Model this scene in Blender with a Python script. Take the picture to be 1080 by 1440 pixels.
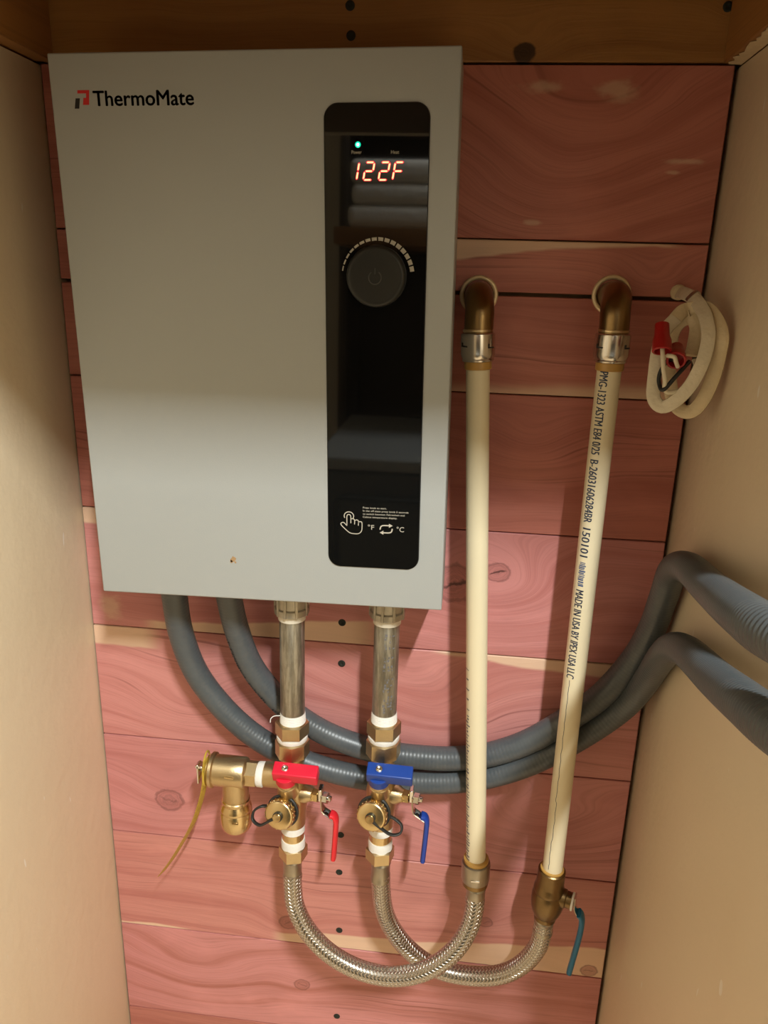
import bpy, bmesh, math, random
from mathutils import Vector, Matrix, Euler
random.seed(7)
for o in list(bpy.data.objects): bpy.data.objects.remove(o)
SC = bpy.context.scene
COL = SC.collection
PI = math.pi

# ------------------------------------------------------------------ camera
cam = bpy.data.cameras.new('camera'); camo = bpy.data.objects.new('camera', cam); COL.objects.link(camo)
cam.sensor_fit = 'HORIZONTAL'; cam.sensor_width = 36.0; cam.lens = 1072.67 / 1080 * 36.0
cam.clip_start = 0.02; cam.clip_end = 30
camo.matrix_world = Matrix(((0.99343332, -0.05950706, 0.09771976, 0.4009866),
                            (0.1109659, 0.2930667, -0.94963071, -0.7386348),
                            (0.02787132, 0.95423835, 0.29774548, -0.1733774), (0, 0, 0, 1)))
SC.camera = camo
# ------------------------------------------------------------------ world, lamp light, exposure
w = bpy.data.worlds.new('world'); SC.world = w; w.use_nodes = True
w.node_tree.nodes['Background'].inputs[0].default_value = (0.9, 0.72, 0.5, 1)
w.node_tree.nodes['Background'].inputs[1].default_value = 0.0
LAMP = (0.90, -1.55, 1.13)
ld = bpy.data.lights.new('ceiling_lamp_offscreen', 'AREA'); ld.shape = 'RECTANGLE'; ld.size = 0.05; ld.size_y = 0.34
ld.energy = 60; ld.color = (0.95, 1.0, 0.98)
lo = bpy.data.objects.new('ceiling_lamp_light_offscreen', ld); COL.objects.link(lo)
lo.location = LAMP
SC.view_settings.view_transform = 'Standard'; SC.view_settings.look = 'None'
SC.view_settings.gamma = 1.0; SC.view_settings.use_curve_mapping = False
SC.view_settings.exposure = 0.42

# ------------------------------------------------------------------ node helper
class NT:
    def __init__(s, name):
        s.m = bpy.data.materials.new(name); s.m.use_nodes = True; s.t = s.m.node_tree
        s.b = s.t.nodes['Principled BSDF']; s.out = s.t.nodes['Material Output']
    def n(s, typ, **k):
        nd = s.t.nodes.new(typ)
        for a, v in k.items(): setattr(nd, a, v)
        return nd
    def put(s, sock, v):
        if isinstance(v, bpy.types.NodeSocket): s.t.links.new(v, sock)
        elif isinstance(v, tuple) and len(v) == 3 and sock.type == 'RGBA': sock.default_value = (*v, 1)
        else: sock.default_value = v
    def M(s, op, a, b=0.0, c=None, clamp=False):
        nd = s.n('ShaderNodeMath', operation=op, use_clamp=clamp)
        s.put(nd.inputs[0], a); s.put(nd.inputs[1], b)
        if c is not None: s.put(nd.inputs[2], c)
        return nd.outputs[0]
    def add(s, a, b): return s.M('ADD', a, b)
    def sub(s, a, b): return s.M('SUBTRACT', a, b)
    def mul(s, a, b): return s.M('MULTIPLY', a, b)
    def step(s, v, lo, hi):
        nd = s.n('ShaderNodeMapRange', interpolation_type='SMOOTHSTEP')
        s.put(nd.inputs[0], v); s.put(nd.inputs[1], lo); s.put(nd.inputs[2], hi)
        return nd.outputs[0]
    def pos(s):
        g = s.n('ShaderNodeNewGeometry'); x = s.n('ShaderNodeSeparateXYZ'); s.put(x.inputs[0], g.outputs['Position'])
        return x.outputs[0], x.outputs[1], x.outputs[2]
    def uv(s):
        g = s.n('ShaderNodeUVMap'); x = s.n('ShaderNodeSeparateXYZ'); s.put(x.inputs[0], g.outputs[0])
        return x.outputs[0], x.outputs[1]
    def vec(s, x, y, z):
        c = s.n('ShaderNodeCombineXYZ'); s.put(c.inputs[0], x); s.put(c.inputs[1], y); s.put(c.inputs[2], z)
        return c.outputs[0]
    def noise(s, v, scale=1.0, detail=3.0, rough=.55, dist=0.0):
        nd = s.n('ShaderNodeTexNoise'); s.put(nd.inputs['Vector'], v); s.put(nd.inputs['Scale'], scale)
        s.put(nd.inputs['Detail'], detail); s.put(nd.inputs['Roughness'], rough); s.put(nd.inputs['Distortion'], dist)
        return nd.outputs[0]
    def mix(s, f, a, b):
        nd = s.n('ShaderNodeMix', data_type='RGBA'); s.put(nd.inputs[0], f); s.put(nd.inputs[6], a); s.put(nd.inputs[7], b)
        return nd.outputs[2]
    def bump(s, h, dist=.001, strength=1.0):
        nd = s.n('ShaderNodeBump'); s.put(nd.inputs['Height'], h); s.put(nd.inputs['Distance'], dist); s.put(nd.inputs['Strength'], strength)
        s.put(s.b.inputs['Normal'], nd.outputs[0])
    def set(s, col=None, rough=None, metal=None, **k):
        if col is not None: s.put(s.b.inputs['Base Color'], col)
        if rough is not None: s.put(s.b.inputs['Roughness'], rough)
        if metal is not None: s.put(s.b.inputs['Metallic'], metal)
        for a, v in k.items(): s.put(s.b.inputs[a.replace('_', ' ')], v)
        return s.m

def plain(name, col, rough=.5, metal=0.0, var=.12, vscale=60, bump=0.0, bscale=400, **k):
    t = NT(name); x, y, z = t.pos()
    v = t.noise(t.vec(x, y, z), vscale, 3)
    c = t.mix(v, tuple(q * (1 - var) for q in col), tuple(min(1, q * (1 + var)) for q in col))
    if bump: t.bump(t.noise(t.vec(x, y, z), bscale, 2), bump)
    return t.set(c, rough, metal, **k)

M = {}
M['brass'] = plain('brass', (.64, .50, .29), .36, 1, .10, 90, .00015, 900)
M['brass_bright'] = plain('brass_bright', (.72, .56, .31), .24, 1, .08, 90)
M['brass_dark'] = plain('brass_dark', (.27, .18, .08), .30, 1, .18, 70, .0001, 900)
M['brass_aged'] = plain('brass_aged', (.21, .14, .065), .32, 1, .2, 70, .0001, 900)
M['steel'] = plain('steel', (.64, .60, .54), .22, 1, .06, 60)
M['steel_dull'] = plain('steel_dull', (.42, .38, .31), .36, 1, .10, 80)
M['chrome'] = plain('chrome', (.74, .72, .68), .10, 1, .04, 60)
M['tape'] = plain('thread_seal_tape', (.86, .84, .79), .55, 0, .05, 200, .0003, 500)
M['red'] = plain('red_plastic', (.72, .015, .045), .36, 0, .06, 60)
M['red_grip'] = plain('red_vinyl', (.72, .02, .03), .33, 0, .06, 60)
M['blue'] = plain('blue_plastic', (.012, .055, .30), .36, 0, .06, 60)
M['blue_grip'] = plain('blue_vinyl', (.008, .045, .30), .33, 0, .06, 60)
M['teal_grip'] = plain('teal_vinyl', (.008, .15, .30), .36, 0, .06, 60)
M['cpvc'] = plain('cream_pipe', (.80, .70, .48), .33, 0, .03, 30)
M['amber'] = plain('amber_ring', (.50, .28, .07), .35, 0, .08, 90)
M['rubber'] = plain('black_rubber', (.018, .018, .016), .5, 0, .1, 90)
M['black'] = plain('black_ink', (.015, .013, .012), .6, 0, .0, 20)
M['ink'] = plain('navy_ink', (.035, .05, .10), .6, 0, .0, 20)
M['ink_gray'] = plain('grey_ink', (.16, .15, .15), .6, 0, .3, 400)
M['logo_red'] = plain('logo_red', (.55, .02, .02), .5, 0, .0, 20)
M['print'] = plain('pale_print', (.50, .46, .38), .6, 0, .0, 20)
M['cable'] = plain('cable_sheath', (.74, .65, .48), .42, 0, .10, 60, .0006, 220)
M['cable_y'] = plain('cable_sheath_aged', (.72, .58, .36), .42, 0, .10, 60, .0006, 220)
M['wire_w'] = plain('wire_white', (.76, .68, .50), .4, 0, .06, 60)
M['nut_red'] = plain('wire_connector_red', (.36, .008, .008), .4, 0, .06, 60)
M['screw'] = plain('black_screw', (.012, .016, .011), .7, .0, .2, 400)
M['fitting'] = plain('grey_metal_fitting', (.42, .39, .32), .40, .7, .22, 200)
M['cream'] = None
M['white_enamel'] = plain('appliance_grey', (.34, .35, .34), .35, 0, .04, 10)
M['dark_enamel'] = plain('appliance_dark', (.10, .11, .10), .35, 0, .05, 10)
M['linen'] = plain('linen', (.78, .74, .68), .9, 0, .08, 20, .002, 60)
M['darkwood'] = plain('added_dark_wood', (.035, .022, .013), .55, 0, .2, 12)  # for the added panels, dark to dim the mirrored room
M['shelfwood'] = plain('shelf_wood', (.22, .10, .03), .5, 0, .2, 12)
M['roomwall'] = plain('room_wall', (.86, .76, .60), .8, 0, .03, 4)
M['roomfloor'] = plain('room_floor', (.60, .47, .31), .6, 0, .15, 8)
M['ceilpaint'] = plain('ceiling_paint', (.90, .85, .76), .9, 0, .03, 4)
M['dark'] = plain('sheathing', (.30, .19, .11), .9, 0, .2, 40)

def m_paint():
    t = NT('cream_paint'); x, y, z = t.pos()
    v = t.noise(t.vec(x, y, z), 7, 4); f = t.noise(t.vec(x, y, z), 60, 3)
    c = t.mix(v, (.75, .615, .43), (.79, .66, .475))
    # small chips and scuffs in the paint
    sc = t.noise(t.vec(t.mul(x, 60), t.mul(y, 90), t.mul(z, 28)), 1, 1)
    c = t.mix(t.step(sc, .765, .785), c, (.86, .78, .66))
    # streaks of uneven brush work
    st = t.noise(t.vec(t.mul(x, 12), t.mul(y, 12), t.mul(z, 4)), 1, 3)
    c = t.mix(t.mul(t.step(st, .5, .8), .25), c, (.70, .55, .36))
    t.bump(t.add(t.mul(f, .5), t.mul(st, .5)), .0010)
    return t.set(c, .42)
M['cream'] = m_paint()

def m_galv():
    t = NT('galvanized'); x, y, z = t.pos()
    a = t.noise(t.vec(t.mul(x, 200), t.mul(y, 200), t.mul(z, 22)), 1, 4, .65)
    b = t.noise(t.vec(x, y, z), 70, 4)
    c = t.mix(t.step(a, .32, .70), (.22, .20, .155), (.50, .475, .40))
    c = t.mix(t.mul(t.step(b, .5, .75), .5), c, (.20, .18, .14))
    t.bump(a, .0003)
    return t.set(c, t.add(.34, t.mul(b, .2)), .85)
M['galv'] = m_galv()

def m_conduit():
    t = NT('grey_conduit'); u, v = t.uv(); x, y, z = t.pos()
    n = t.noise(t.vec(x, y, z), 50, 3)
    c = t.mix(n, (.068, .078, .085), (.098, .108, .114))
    return t.set(c, t.add(.30, t.mul(n, .14)))
M['conduit'] = m_conduit()

def m_braid():
    t = NT('steel_braid'); u, v = t.uv()
    # u: metres along the hose, v: 0..1 around
    a = t.M('SINE', t.add(t.mul(u, 2 * PI * 230), t.mul(v, 2 * PI * 12)))
    b = t.M('SINE', t.sub(t.mul(u, 2 * PI * 230), t.mul(v, 2 * PI * 12)))
    s = t.M('SINE', t.mul(v, 2 * PI * 12))
    h = t.M('MAXIMUM', t.mul(a, t.step(s, -.3, .3)), t.mul(b, t.step(s, .3, -.3)))
    c = t.mix(t.step(h, -.7, .5), (.13, .115, .09), (.66, .62, .55))
    t.bump(h, .0007)
    return t.set(c, .25, 1)
M['braid'] = m_braid()

def m_case():
    t = NT('grey_powder_coat'); x, y, z = t.pos()
    f = t.noise(t.vec(x, y, z), 900, 2); v = t.noise(t.vec(x, y, z), 5, 3)
    t.bump(f, .00008)
    return t.set(t.mix(v, (.385, .40, .392), (.405, .42, .41)), .42)
M['case'] = m_case()

def m_glass_black():
    t = NT('black_glass')
    return t.set((.004, .004, .004), .03, 0)
M['panel'] = m_glass_black()
M['knob'] = plain('knob_black', (.020, .020, .018), .34, 0, .1, 60, Specular_IOR_Level=.3)

def emit(name, col, s):
    t = NT(name); t.set((.02, 0, 0), .4)
    t.put(t.b.inputs['Emission Color'], col); t.b.inputs['Emission Strength'].default_value = s
    return t.m
M['led_red'] = emit('led_red', (1.0, .004, .035), 1.3)
M['led_core'] = emit('led_core', (1.0, .30, .12), 3.2)
M['led_green'] = emit('led_green', (.0, .75, .42), 1.1)
M['led_green_core'] = emit('led_green_core', (.65, 1.0, .9), 2.5)

def m_tag():
    t = NT('yellow_tag'); u, v = t.uv()
    n = t.noise(t.vec(t.mul(u, 900), t.mul(v, 6), 0), 1, 2)
    c = t.mix(t.step(n, .55, .62), (.62, .42, .05), (.10, .07, .02))
    return t.set(t.mix(.55, c, (.60, .41, .06)), .45)
M['tag'] = m_tag()

# wood: heartwood + sapwood streaks + knots, all in wall coordinates
def wood(name, seed, zc, heart, dark, kmul=.62, kdark=.6, saps=(), knots=(), patches=(), sapcol=(.80, .55, .38), swirl=()):
    t = NT(name); x, y, z = t.pos()
    warp = t.sub(t.noise(t.vec(t.add(t.mul(x, 2.6), seed), t.mul(z, 7), seed * 1.7), 1, 3), .5)
    c = t.add(z, t.mul(warp, .055))
    kn = None
    for (kx, kz, r) in tuple(knots) + tuple(swirl):
        dx = t.mul(t.sub(x, kx), .62); dz = t.sub(z, kz)
        d2 = t.add(t.mul(dx, dx), t.mul(dz, dz))
        g = t.M('EXPONENT', t.mul(d2, -1 / (2.6 * r) ** 2))
        c = t.add(c, t.mul(g, 2.4 * r))
    ring = t.noise(t.vec(t.mul(x, 1.6), t.mul(c, 48), seed), 1, 3, .6)
    line = t.noise(t.vec(t.mul(x, 1.0), t.mul(c, 330), seed + 9), 1, 1)
    fine = t.noise(t.vec(t.mul(x, 14), t.mul(c, 700), seed), 1, 3)
    blot = t.noise(t.vec(t.mul(x, 7), t.mul(z, 16), seed + 3), 1, 4)
    col = t.mix(t.step(ring, .24, .62), dark, heart)
    gate = t.step(t.noise(t.vec(t.mul(x, 5), t.mul(z, 9), seed + 5), 1, 2), .42, .62)
    col = t.mix(t.mul(t.mul(t.step(line, .60, .74), gate), .75), col, tuple(q * .66 for q in dark))
    col = t.mix(t.mul(t.step(fine, .45, .72), .32), col, tuple(q * .75 for q in dark))
    col = t.mix(t.mul(t.step(blot, .52, .80), .55), col, tuple(min(1, q * 1.28) for q in heart))
    wob = t.mul(t.sub(t.noise(t.vec(t.mul(x, 9), seed, t.mul(z, 3)), 1, 3), .5), .018)
    for (ze, sgn, x0, w0, x1, w1, soft) in saps:      # sapwood along an edge: width goes from w0 at x0 to w1 at x1
        nd = t.n('ShaderNodeMapRange'); t.put(nd.inputs[0], x); t.put(nd.inputs[1], x0); t.put(nd.inputs[2], x1); t.put(nd.inputs[3], w0); t.put(nd.inputs[4], w1)
        dist = t.mul(t.sub(z, ze), sgn)                # grows away from the edge into the plank
        m = t.step(t.sub(t.add(nd.outputs[0], wob), dist), -.0005, soft)
        ends = t.mul(t.step(x, min(x0, x1) - .025, min(x0, x1)), t.step(x, max(x0, x1) + .03, max(x0, x1)))
        sc = t.mix(t.mul(t.step(ring, .3, .7), .35), sapcol, tuple(q * .72 for q in sapcol))
        col = t.mix(t.mul(t.mul(m, ends), .92), col, sc)
    for (px, pz, rx, rz) in patches:
        dx = t.mul(t.sub(x, px), 1 / rx); dz = t.mul(t.sub(z, pz), 1 / rz)
        d = t.add(t.M('SQRT', t.add(t.mul(dx, dx), t.mul(dz, dz))), t.mul(t.sub(t.noise(t.vec(t.mul(x, 60), seed, t.mul(z, 120)), 1, 3), .5), 1.5))
        col = t.mix(t.mul(t.step(d, 1.15, .35), .55), col, tuple(q * .85 for q in sapcol))
    for (kx, kz, r) in knots:
        dx = t.mul(t.sub(x, kx), .85); dz = t.sub(z, kz)
        wn = t.mul(t.sub(t.noise(t.vec(t.mul(x, 120), seed, t.mul(z, 120)), 1, 2), .5), r * .45)
        d = t.add(t.M('SQRT', t.add(t.mul(dx, dx), t.mul(dz, dz))), wn)
        inner = t.mix(t.step(t.noise(t.vec(t.mul(d, 900), seed, t.mul(z, 60)), 1, 2), .38, .62), tuple(q * kmul for q in dark), tuple(q * kmul * 1.6 for q in dark))
        col = t.mix(t.mul(t.step(d, r * 1.02, r * .9), kdark), col, inner)
        edge = t.mul(t.step(d, r * .84, r * .95), t.step(d, r * 1.14, r * 1.0))
        col = t.mix(t.mul(edge, .5), col, tuple(q * .35 for q in dark))
        sl = math.sin(kx * 917 + kz * 331); ca = .85 if 'crack' in name else .35
        curve = t.add(t.sub(dz, t.mul(dx, sl * .8)), t.mul(t.mul(dx, dx), sl * 30 / (r * 60)))
        crk = t.mul(t.step(t.M('ABSOLUTE', t.add(curve, t.mul(wn, 1.1))), r * .16, r * .03), t.step(d, r * .8, r * .45))
        col = t.mix(t.mul(crk, ca), col, tuple(q * .15 for q in dark))
    t.bump(t.add(t.mul(ring, .5), t.mul(fine, .35)), .0006)
    return t.set(col, t.add(.40, t.mul(ring, .15)))

# ------------------------------------------------------------------ mesh helper
class MB:
    def __init__(s): s.v = []; s.f = []; s.u = {}; s.sm = []
    def face(s, idx, uvs=None, smooth=True):
        if uvs: s.u[len(s.f)] = uvs
        s.f.append(tuple(idx)); s.sm.append(smooth)
    def frame(s, o, d):
        d = Vector(d).normalized(); a = Vector((1, 0, 0)) if abs(d.x) < .8 else Vector((0, 1, 0))
        xx = (a - d * a.dot(d)).normalized(); yy = d.cross(xx)
        return Vector(o), xx, yy, d
    def lathe(s, o, d, prof, segs=40, caps=True, sq=None, phase=0.0):
        """prof: (radius, distance along d) pairs; a pair repeated makes a hard edge"""
        o, xx, yy, dd = s.frame(o, d); rows = []
        for (r, h) in prof:
            b = len(s.v)
            for k in range(segs):
                a = 2 * PI * k / segs + phase
                s.v.append(o + dd * h + (xx * math.cos(a) + yy * math.sin(a)) * r)
            rows.append(b)
        for i in range(len(rows) - 1):
            if prof[i] == prof[i + 1]: continue
            for k in range(segs):
                k2 = (k + 1) % segs
                s.face((rows[i] + k, rows[i] + k2, rows[i + 1] + k2, rows[i + 1] + k))
        if caps:
            for row, rev in ((rows[0], True), (rows[-1], False)):
                b = len(s.v); s.v += [s.v[row + k].copy() for k in range(segs)]
                ids = list(range(b, b + segs)); s.face(ids[::-1] if rev else ids, smooth=False)
        return s
    def prism(s, o, d, n, r, h, ch=.0012, phase=0.0, flat=True):
        o, xx, yy, dd = s.frame(o, d)
        prof = [(r - ch, 0), (r, ch * .7), (r, h - ch * .7), (r - ch, h)]; rows = []
        for (rr, hh) in prof:
            b = len(s.v)
            for k in range(n):
                a = 2 * PI * k / n + phase
                s.v.append(o + dd * hh + (xx * math.cos(a) + yy * math.sin(a)) * rr)
            rows.append(b)
        for i in range(3):
            for k in range(n):
                k2 = (k + 1) % n; s.face((rows[i] + k, rows[i] + k2, rows[i + 1] + k2, rows[i + 1] + k), smooth=False)
        s.face([rows[0] + k for k in range(n)][::-1], smooth=False); s.face([rows[3] + k for k in range(n)], smooth=False)
        return s
    def box(s, a, b, bevel=0.0, seg=2, mat=None):
        bm = bmesh.new(); bmesh.ops.create_cube(bm, size=1)
        sx, sy, sz = (b[0] - a[0]), (b[1] - a[1]), (b[2] - a[2])
        for v in bm.verts: v.co = Vector(((v.co.x + .5) * sx + a[0], (v.co.y + .5) * sy + a[1], (v.co.z + .5) * sz + a[2]))
        if bevel: bmesh.ops.bevel(bm, geom=list(bm.edges), offset=bevel, segments=seg, profile=.6, affect='EDGES')
        return s.addbm(bm, mat, smooth=bool(bevel and seg > 1))
    def addbm(s, bm, mat=None, smooth=False):
        b = len(s.v); bm.verts.index_update()
        for v in bm.verts: s.v.append((mat @ v.co) if mat else v.co.copy())
        for f in bm.faces: s.face([b + v.index for v in f.verts], smooth=smooth)
        bm.free(); return s
    def sweep(s, pts, rad, segs=20, step=.003, caps=True, flat=None, up=None):
        """tube through pts; rad: number or function(metres); flat=(width, thickness) makes a ribbon with rounded edges"""
        P = resample([Vector(p) for p in pts], step); n = len(P); L = 0.0; rows = []
        T = [(P[min(i + 1, n - 1)] - P[max(i - 1, 0)]).normalized() for i in range(n)]
        nrm = Vector(up) if up else (Vector((0, 0, 1)) if abs(T[0].z) < .9 else Vector((1, 0, 0)))
        for i in range(n):
            if i: L += (P[i] - P[i - 1]).length
            if up: nrm = Vector(up)
            nrm = (nrm - T[i] * nrm.dot(T[i])).normalized(); bn = T[i].cross(nrm)
            r = rad(L) if callable(rad) else rad
            b = len(s.v)
            for k in range(segs):
                a = 2 * PI * k / segs
                if flat:
                    ca, sa = math.cos(a), math.sin(a)
                    q = nrm * (math.copysign(abs(ca) ** .6, ca) * flat[0] / 2) + bn * (math.copysign(abs(sa) ** .8, sa) * flat[1] / 2)
                else: q = (nrm * math.cos(a) + bn * math.sin(a)) * r
                s.v.append(P[i] + q)
            rows.append((b, L))
        for i in range(n - 1):
            for k in range(segs):
                k2 = (k + 1) % segs; (b0, l0), (b1, l1) = rows[i], rows[i + 1]
                s.face((b0 + k, b0 + k2, b1 + k2, b1 + k), ((l0, k / segs), (l0, (k + 1) / segs), (l1, (k + 1) / segs), (l1, k / segs)))
        if caps:
            s.face([rows[0][0] + k for k in range(segs)][::-1], smooth=False); s.face([rows[-1][0] + k for k in range(segs)], smooth=False)
        return s
    def torus(s, o, d, R, r, segs=48, rs=12, a0=0.0, a1=2 * PI):
        o, xx, yy, dd = s.frame(o, d); full = abs(a1 - a0 - 2 * PI) < 1e-6; b = len(s.v)
        for i in range(segs):
            a = a0 + (a1 - a0) * i / (segs if full else segs - 1); q = xx * math.cos(a) + yy * math.sin(a)
            for k in range(rs):
                e = 2 * PI * k / rs; s.v.append(o + q * (R + r * math.cos(e)) + dd * (r * math.sin(e)))
        for i in range(segs if full else segs - 1):
            i2 = (i + 1) % segs
            for k in range(rs):
                k2 = (k + 1) % rs; s.face((b + i * rs + k, b + i * rs + k2, b + i2 * rs + k2, b + i2 * rs + k))
        return s
    def poly(s, pts, d, h):
        """flat outline (list of 3D points) given a thickness h along d"""
        d = Vector(d) * h; n = len(pts); b = len(s.v)
        s.v += [Vector(p) for p in pts] + [Vector(p) + d for p in pts]
        s.face(range(b, b + n), smooth=False); s.face([b + n + k for k in range(n)][::-1], smooth=False)
        for k in range(n):
            k2 = (k + 1) % n; s.face((b + k, b + n + k, b + n + k2, b + k2), smooth=False)
        return s

def resample(P, step):
    """Catmull-Rom through the points, even steps"""
    if len(P) == 2:
        n = max(2, int((P[1] - P[0]).length / step)); return [P[0].lerp(P[1], i / n) for i in range(n + 1)]
    Q = [P[0] * 2 - P[1]] + P + [P[-1] * 2 - P[-2]]; out = []
    for i in range(1, len(Q) - 2):
        a, b, c, d = Q[i - 1:i + 3]
        for k in range(24):
            t = k / 24
            out.append(.5 * ((2 * b) + (c - a) * t + (2 * a - 5 * b + 4 * c - d) * t * t + (3 * b - a - 3 * c + d) * t ** 3))
    out.append(P[-1]); L = [0.0]
    for i in range(1, len(out)): L.append(L[-1] + (out[i] - out[i - 1]).length)
    n = max(2, int(L[-1] / step)); res = []; j = 0
    for i in range(n + 1):
        t = L[-1] * i / n
        while j < len(L) - 2 and L[j + 1] < t: j += 1
        f = (t - L[j]) / max(1e-9, L[j + 1] - L[j]); res.append(out[j].lerp(out[j + 1], min(1, max(0, f))))
    return res

WM = {}
def wm(o): return WM[o.name]
def obj(name, mb, mat, parent=None, local=False):
    me = bpy.data.meshes.new(name); me.from_pydata([tuple(v) for v in mb.v], [], mb.f)
    me.polygons.foreach_set('use_smooth', mb.sm)
    if mb.u:
        ul = me.uv_layers.new(name='UVMap')
        for pi, uvs in mb.u.items():
            p = me.polygons[pi]
            for k, li in enumerate(p.loop_indices): ul.data[li].uv = uvs[k]
    bm = bmesh.new(); bm.from_mesh(me); bmesh.ops.recalc_face_normals(bm, faces=bm.faces); bm.to_mesh(me); bm.free()
    try: me.set_sharp_from_angle(angle=math.radians(38))
    except Exception: pass
    me.materials.append(M[mat] if isinstance(mat, str) else mat)
    o = bpy.data.objects.new(name, me); COL.objects.link(o)
    attach(o, parent, local); return o
def attach(o, parent, local=False):
    if parent:
        o.parent = parent
        if not local: o.matrix_parent_inverse = wm(parent).inverted()
        WM[o.name] = wm(parent).copy() if local else Matrix.Identity(4)
    else: WM[o.name] = Matrix.Identity(4)
def tag(o, label, cat, group=None):
    o['label'] = label; o['category'] = cat
    if group: o['group'] = group
    return o
def thing(name, label, cat, loc=(0, 0, 0), rot=(0, 0, 0), group=None):
    o = bpy.data.objects.new(name, None); COL.objects.link(o); o.empty_display_size = .02
    o.location = loc; o.rotation_euler = rot
    WM[o.name] = Matrix.Translation(loc) @ Euler(rot).to_matrix().to_4x4()
    return tag(o, label, cat, group)
def struct(name, mb, mat, parent=None):
    o = obj(name, mb, mat, parent); o['kind'] = 'structure'; return o

def text_bm(s, width=None, height=None, bold=0.0, depth=0.0, shear=0.0):
    """text as a mesh with its left baseline at the origin in the xy plane, fitted to width / cap height"""
    cu = bpy.data.curves.new('t', 'FONT'); cu.body = s; cu.size = 1; cu.offset = bold; cu.resolution_u = 3; cu.extrude = 0; cu.shear = shear
    o = bpy.data.objects.new('t', cu); COL.objects.link(o)
    dg = bpy.context.evaluated_depsgraph_get(); me = bpy.data.meshes.new_from_object(o.evaluated_get(dg))
    bm = bmesh.new(); bm.from_mesh(me); bpy.data.objects.remove(o); bpy.data.curves.remove(cu); bpy.data.meshes.remove(me)
    x0 = min(v.co.x for v in bm.verts); x1 = max(v.co.x for v in bm.verts); y1 = .73
    sx = width / (x1 - x0) if width else 1; sy = height / y1 if height else sx
    if not width: sx = sy
    for v in bm.verts: v.co = Vector(((v.co.x - x0) * sx, v.co.y * sy, 0))
    bmesh.ops.remove_doubles(bm, verts=bm.verts, dist=1e-7)
    if depth:
        r = bmesh.ops.extrude_face_region(bm, geom=list(bm.faces))
        for v in r['geom']:
            if isinstance(v, bmesh.types.BMVert): v.co.z += depth
    return bm
# text plane -> wall plane: x right, y up, z towards the viewer (-y)
TP = Matrix(((1, 0, 0, 0), (0, 0, -1, 0), (0, 1, 0, 0), (0, 0, 0, 1)))

# ================================================================== THE SETTING
W = .61
FRONT = -.365          # front edge of the closet side panels
# cedar back wall
PZ = [0.0, -.1405, -.1868, -.2797, -.4190, -.5570, -.6980, -.8350, -.9780, -1.1180, -1.2570, -1.345]
back = struct('wall_back', MB().box((-.012, .0165, -1.35), (W + .012, .03, .16)), 'dark')
H1, D1 = (.60, .245, .230), (.47, .165, .150)
H2, D2 = (.50, .185, .145), (.36, .110, .082)
spec = {
 0: dict(heart=(.52, .19, .140), dark=(.39, .120, .085), patches=((.514, -.020, .02, .010), (.451, -.017, .022, .006), (.452, -.126, .010, .003), (.574, -.074, .018, .003), (.567, -.083, .008, .002)), swirl=((.50, -.05, .03), (.46, -.115, .02))),
 1: dict(heart=(.54, .20, .150), dark=(.41, .128, .092), saps=((-.1405, -1, .36, .019, .56, .003, .003),), swirl=((.56, -.175, .01),)),
 2: dict(heart=(.52, .19, .140), dark=(.39, .120, .085), saps=((-.2797, 1, .30, .006, .58, .018, .016),)),
 3: dict(heart=(.50, .175, .135), dark=(.38, .115, .085), swirl=((.47, -.33, .012),)),
 4: dict(heart=H1, dark=D1, saps=((-.419, -1, -.01, .020, .012, .019, .003), (-.557, 1, .08, .010, .30, .030, .003)), knots=((.444, -.4626, .0105), (.4013, -.4776, .020)), patches=((.0235, -.5345, .015, .017),), swirl=((.46, -.49, .014),)),
 5: dict(heart=(.62, .26, .235), dark=(.48, .170, .150), saps=((-.557, -1, -.01, .026, .055, .024, .003), (-.557, -1, .40, .008, .62, .024, .004)), swirl=((.3464, -.608, .024), (.1064, -.658, .018), (.40, -.64, .012))),
 6: dict(heart=H1, dark=D1, knots=((.0764, -.7823, .0145),), swirl=((.5459, -.767, .020), (.47, -.77, .018), (.29, -.75, .012))),
 7: dict(heart=(.60, .25, .210), dark=(.46, .160, .135), saps=((-.978, 1, -.01, .005, .07, .004, .002), (-.978, 1, .22, .015, .60, .046, .003)), knots=((.2199, -.9467, .0095), (.4621, -.9125, .0070))),
 8: dict(heart=H1, dark=(.40, .13, .098), knots=((.2375, -1.0451, .0085),), swirl=((.10, -1.04, .02),)),
 9: dict(heart=H2, dark=D2),
 10: dict(heart=H1, dark=D1),
}
# a knot patch in the sapwood of plank 7 near the right corner
spec[7]['knots'] += ((.5893, -.968, .0085),)
for i in range(11):
    z1, z0 = PZ[i] - .0006, PZ[i + 1] + .0006
    if i == 2: z1 -= .0022
    m = MB().box((.0012, 0.0, z0), (W - .0042, .0155, z1), .0007, 1)
    obj('plank', m, wood('cedar_%s%d' % ('crack_' if i == 4 else '', i), 3.1 * i + 1.3, (z0 + z1) / 2, **spec[i]), back)
PINE = wood('pine', 41.0, .05, (.36, .175, .050), (.28, .125, .034), kmul=.10, kdark=.95, knots=((.4326, .0075, .008), (.60, .041, .004)), sapcol=(.5, .28, .09))
obj('pine_board', MB().box((.003, -.0012, .0012), (W - .003, .0155, .155), .0008, 1), PINE, back)
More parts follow.
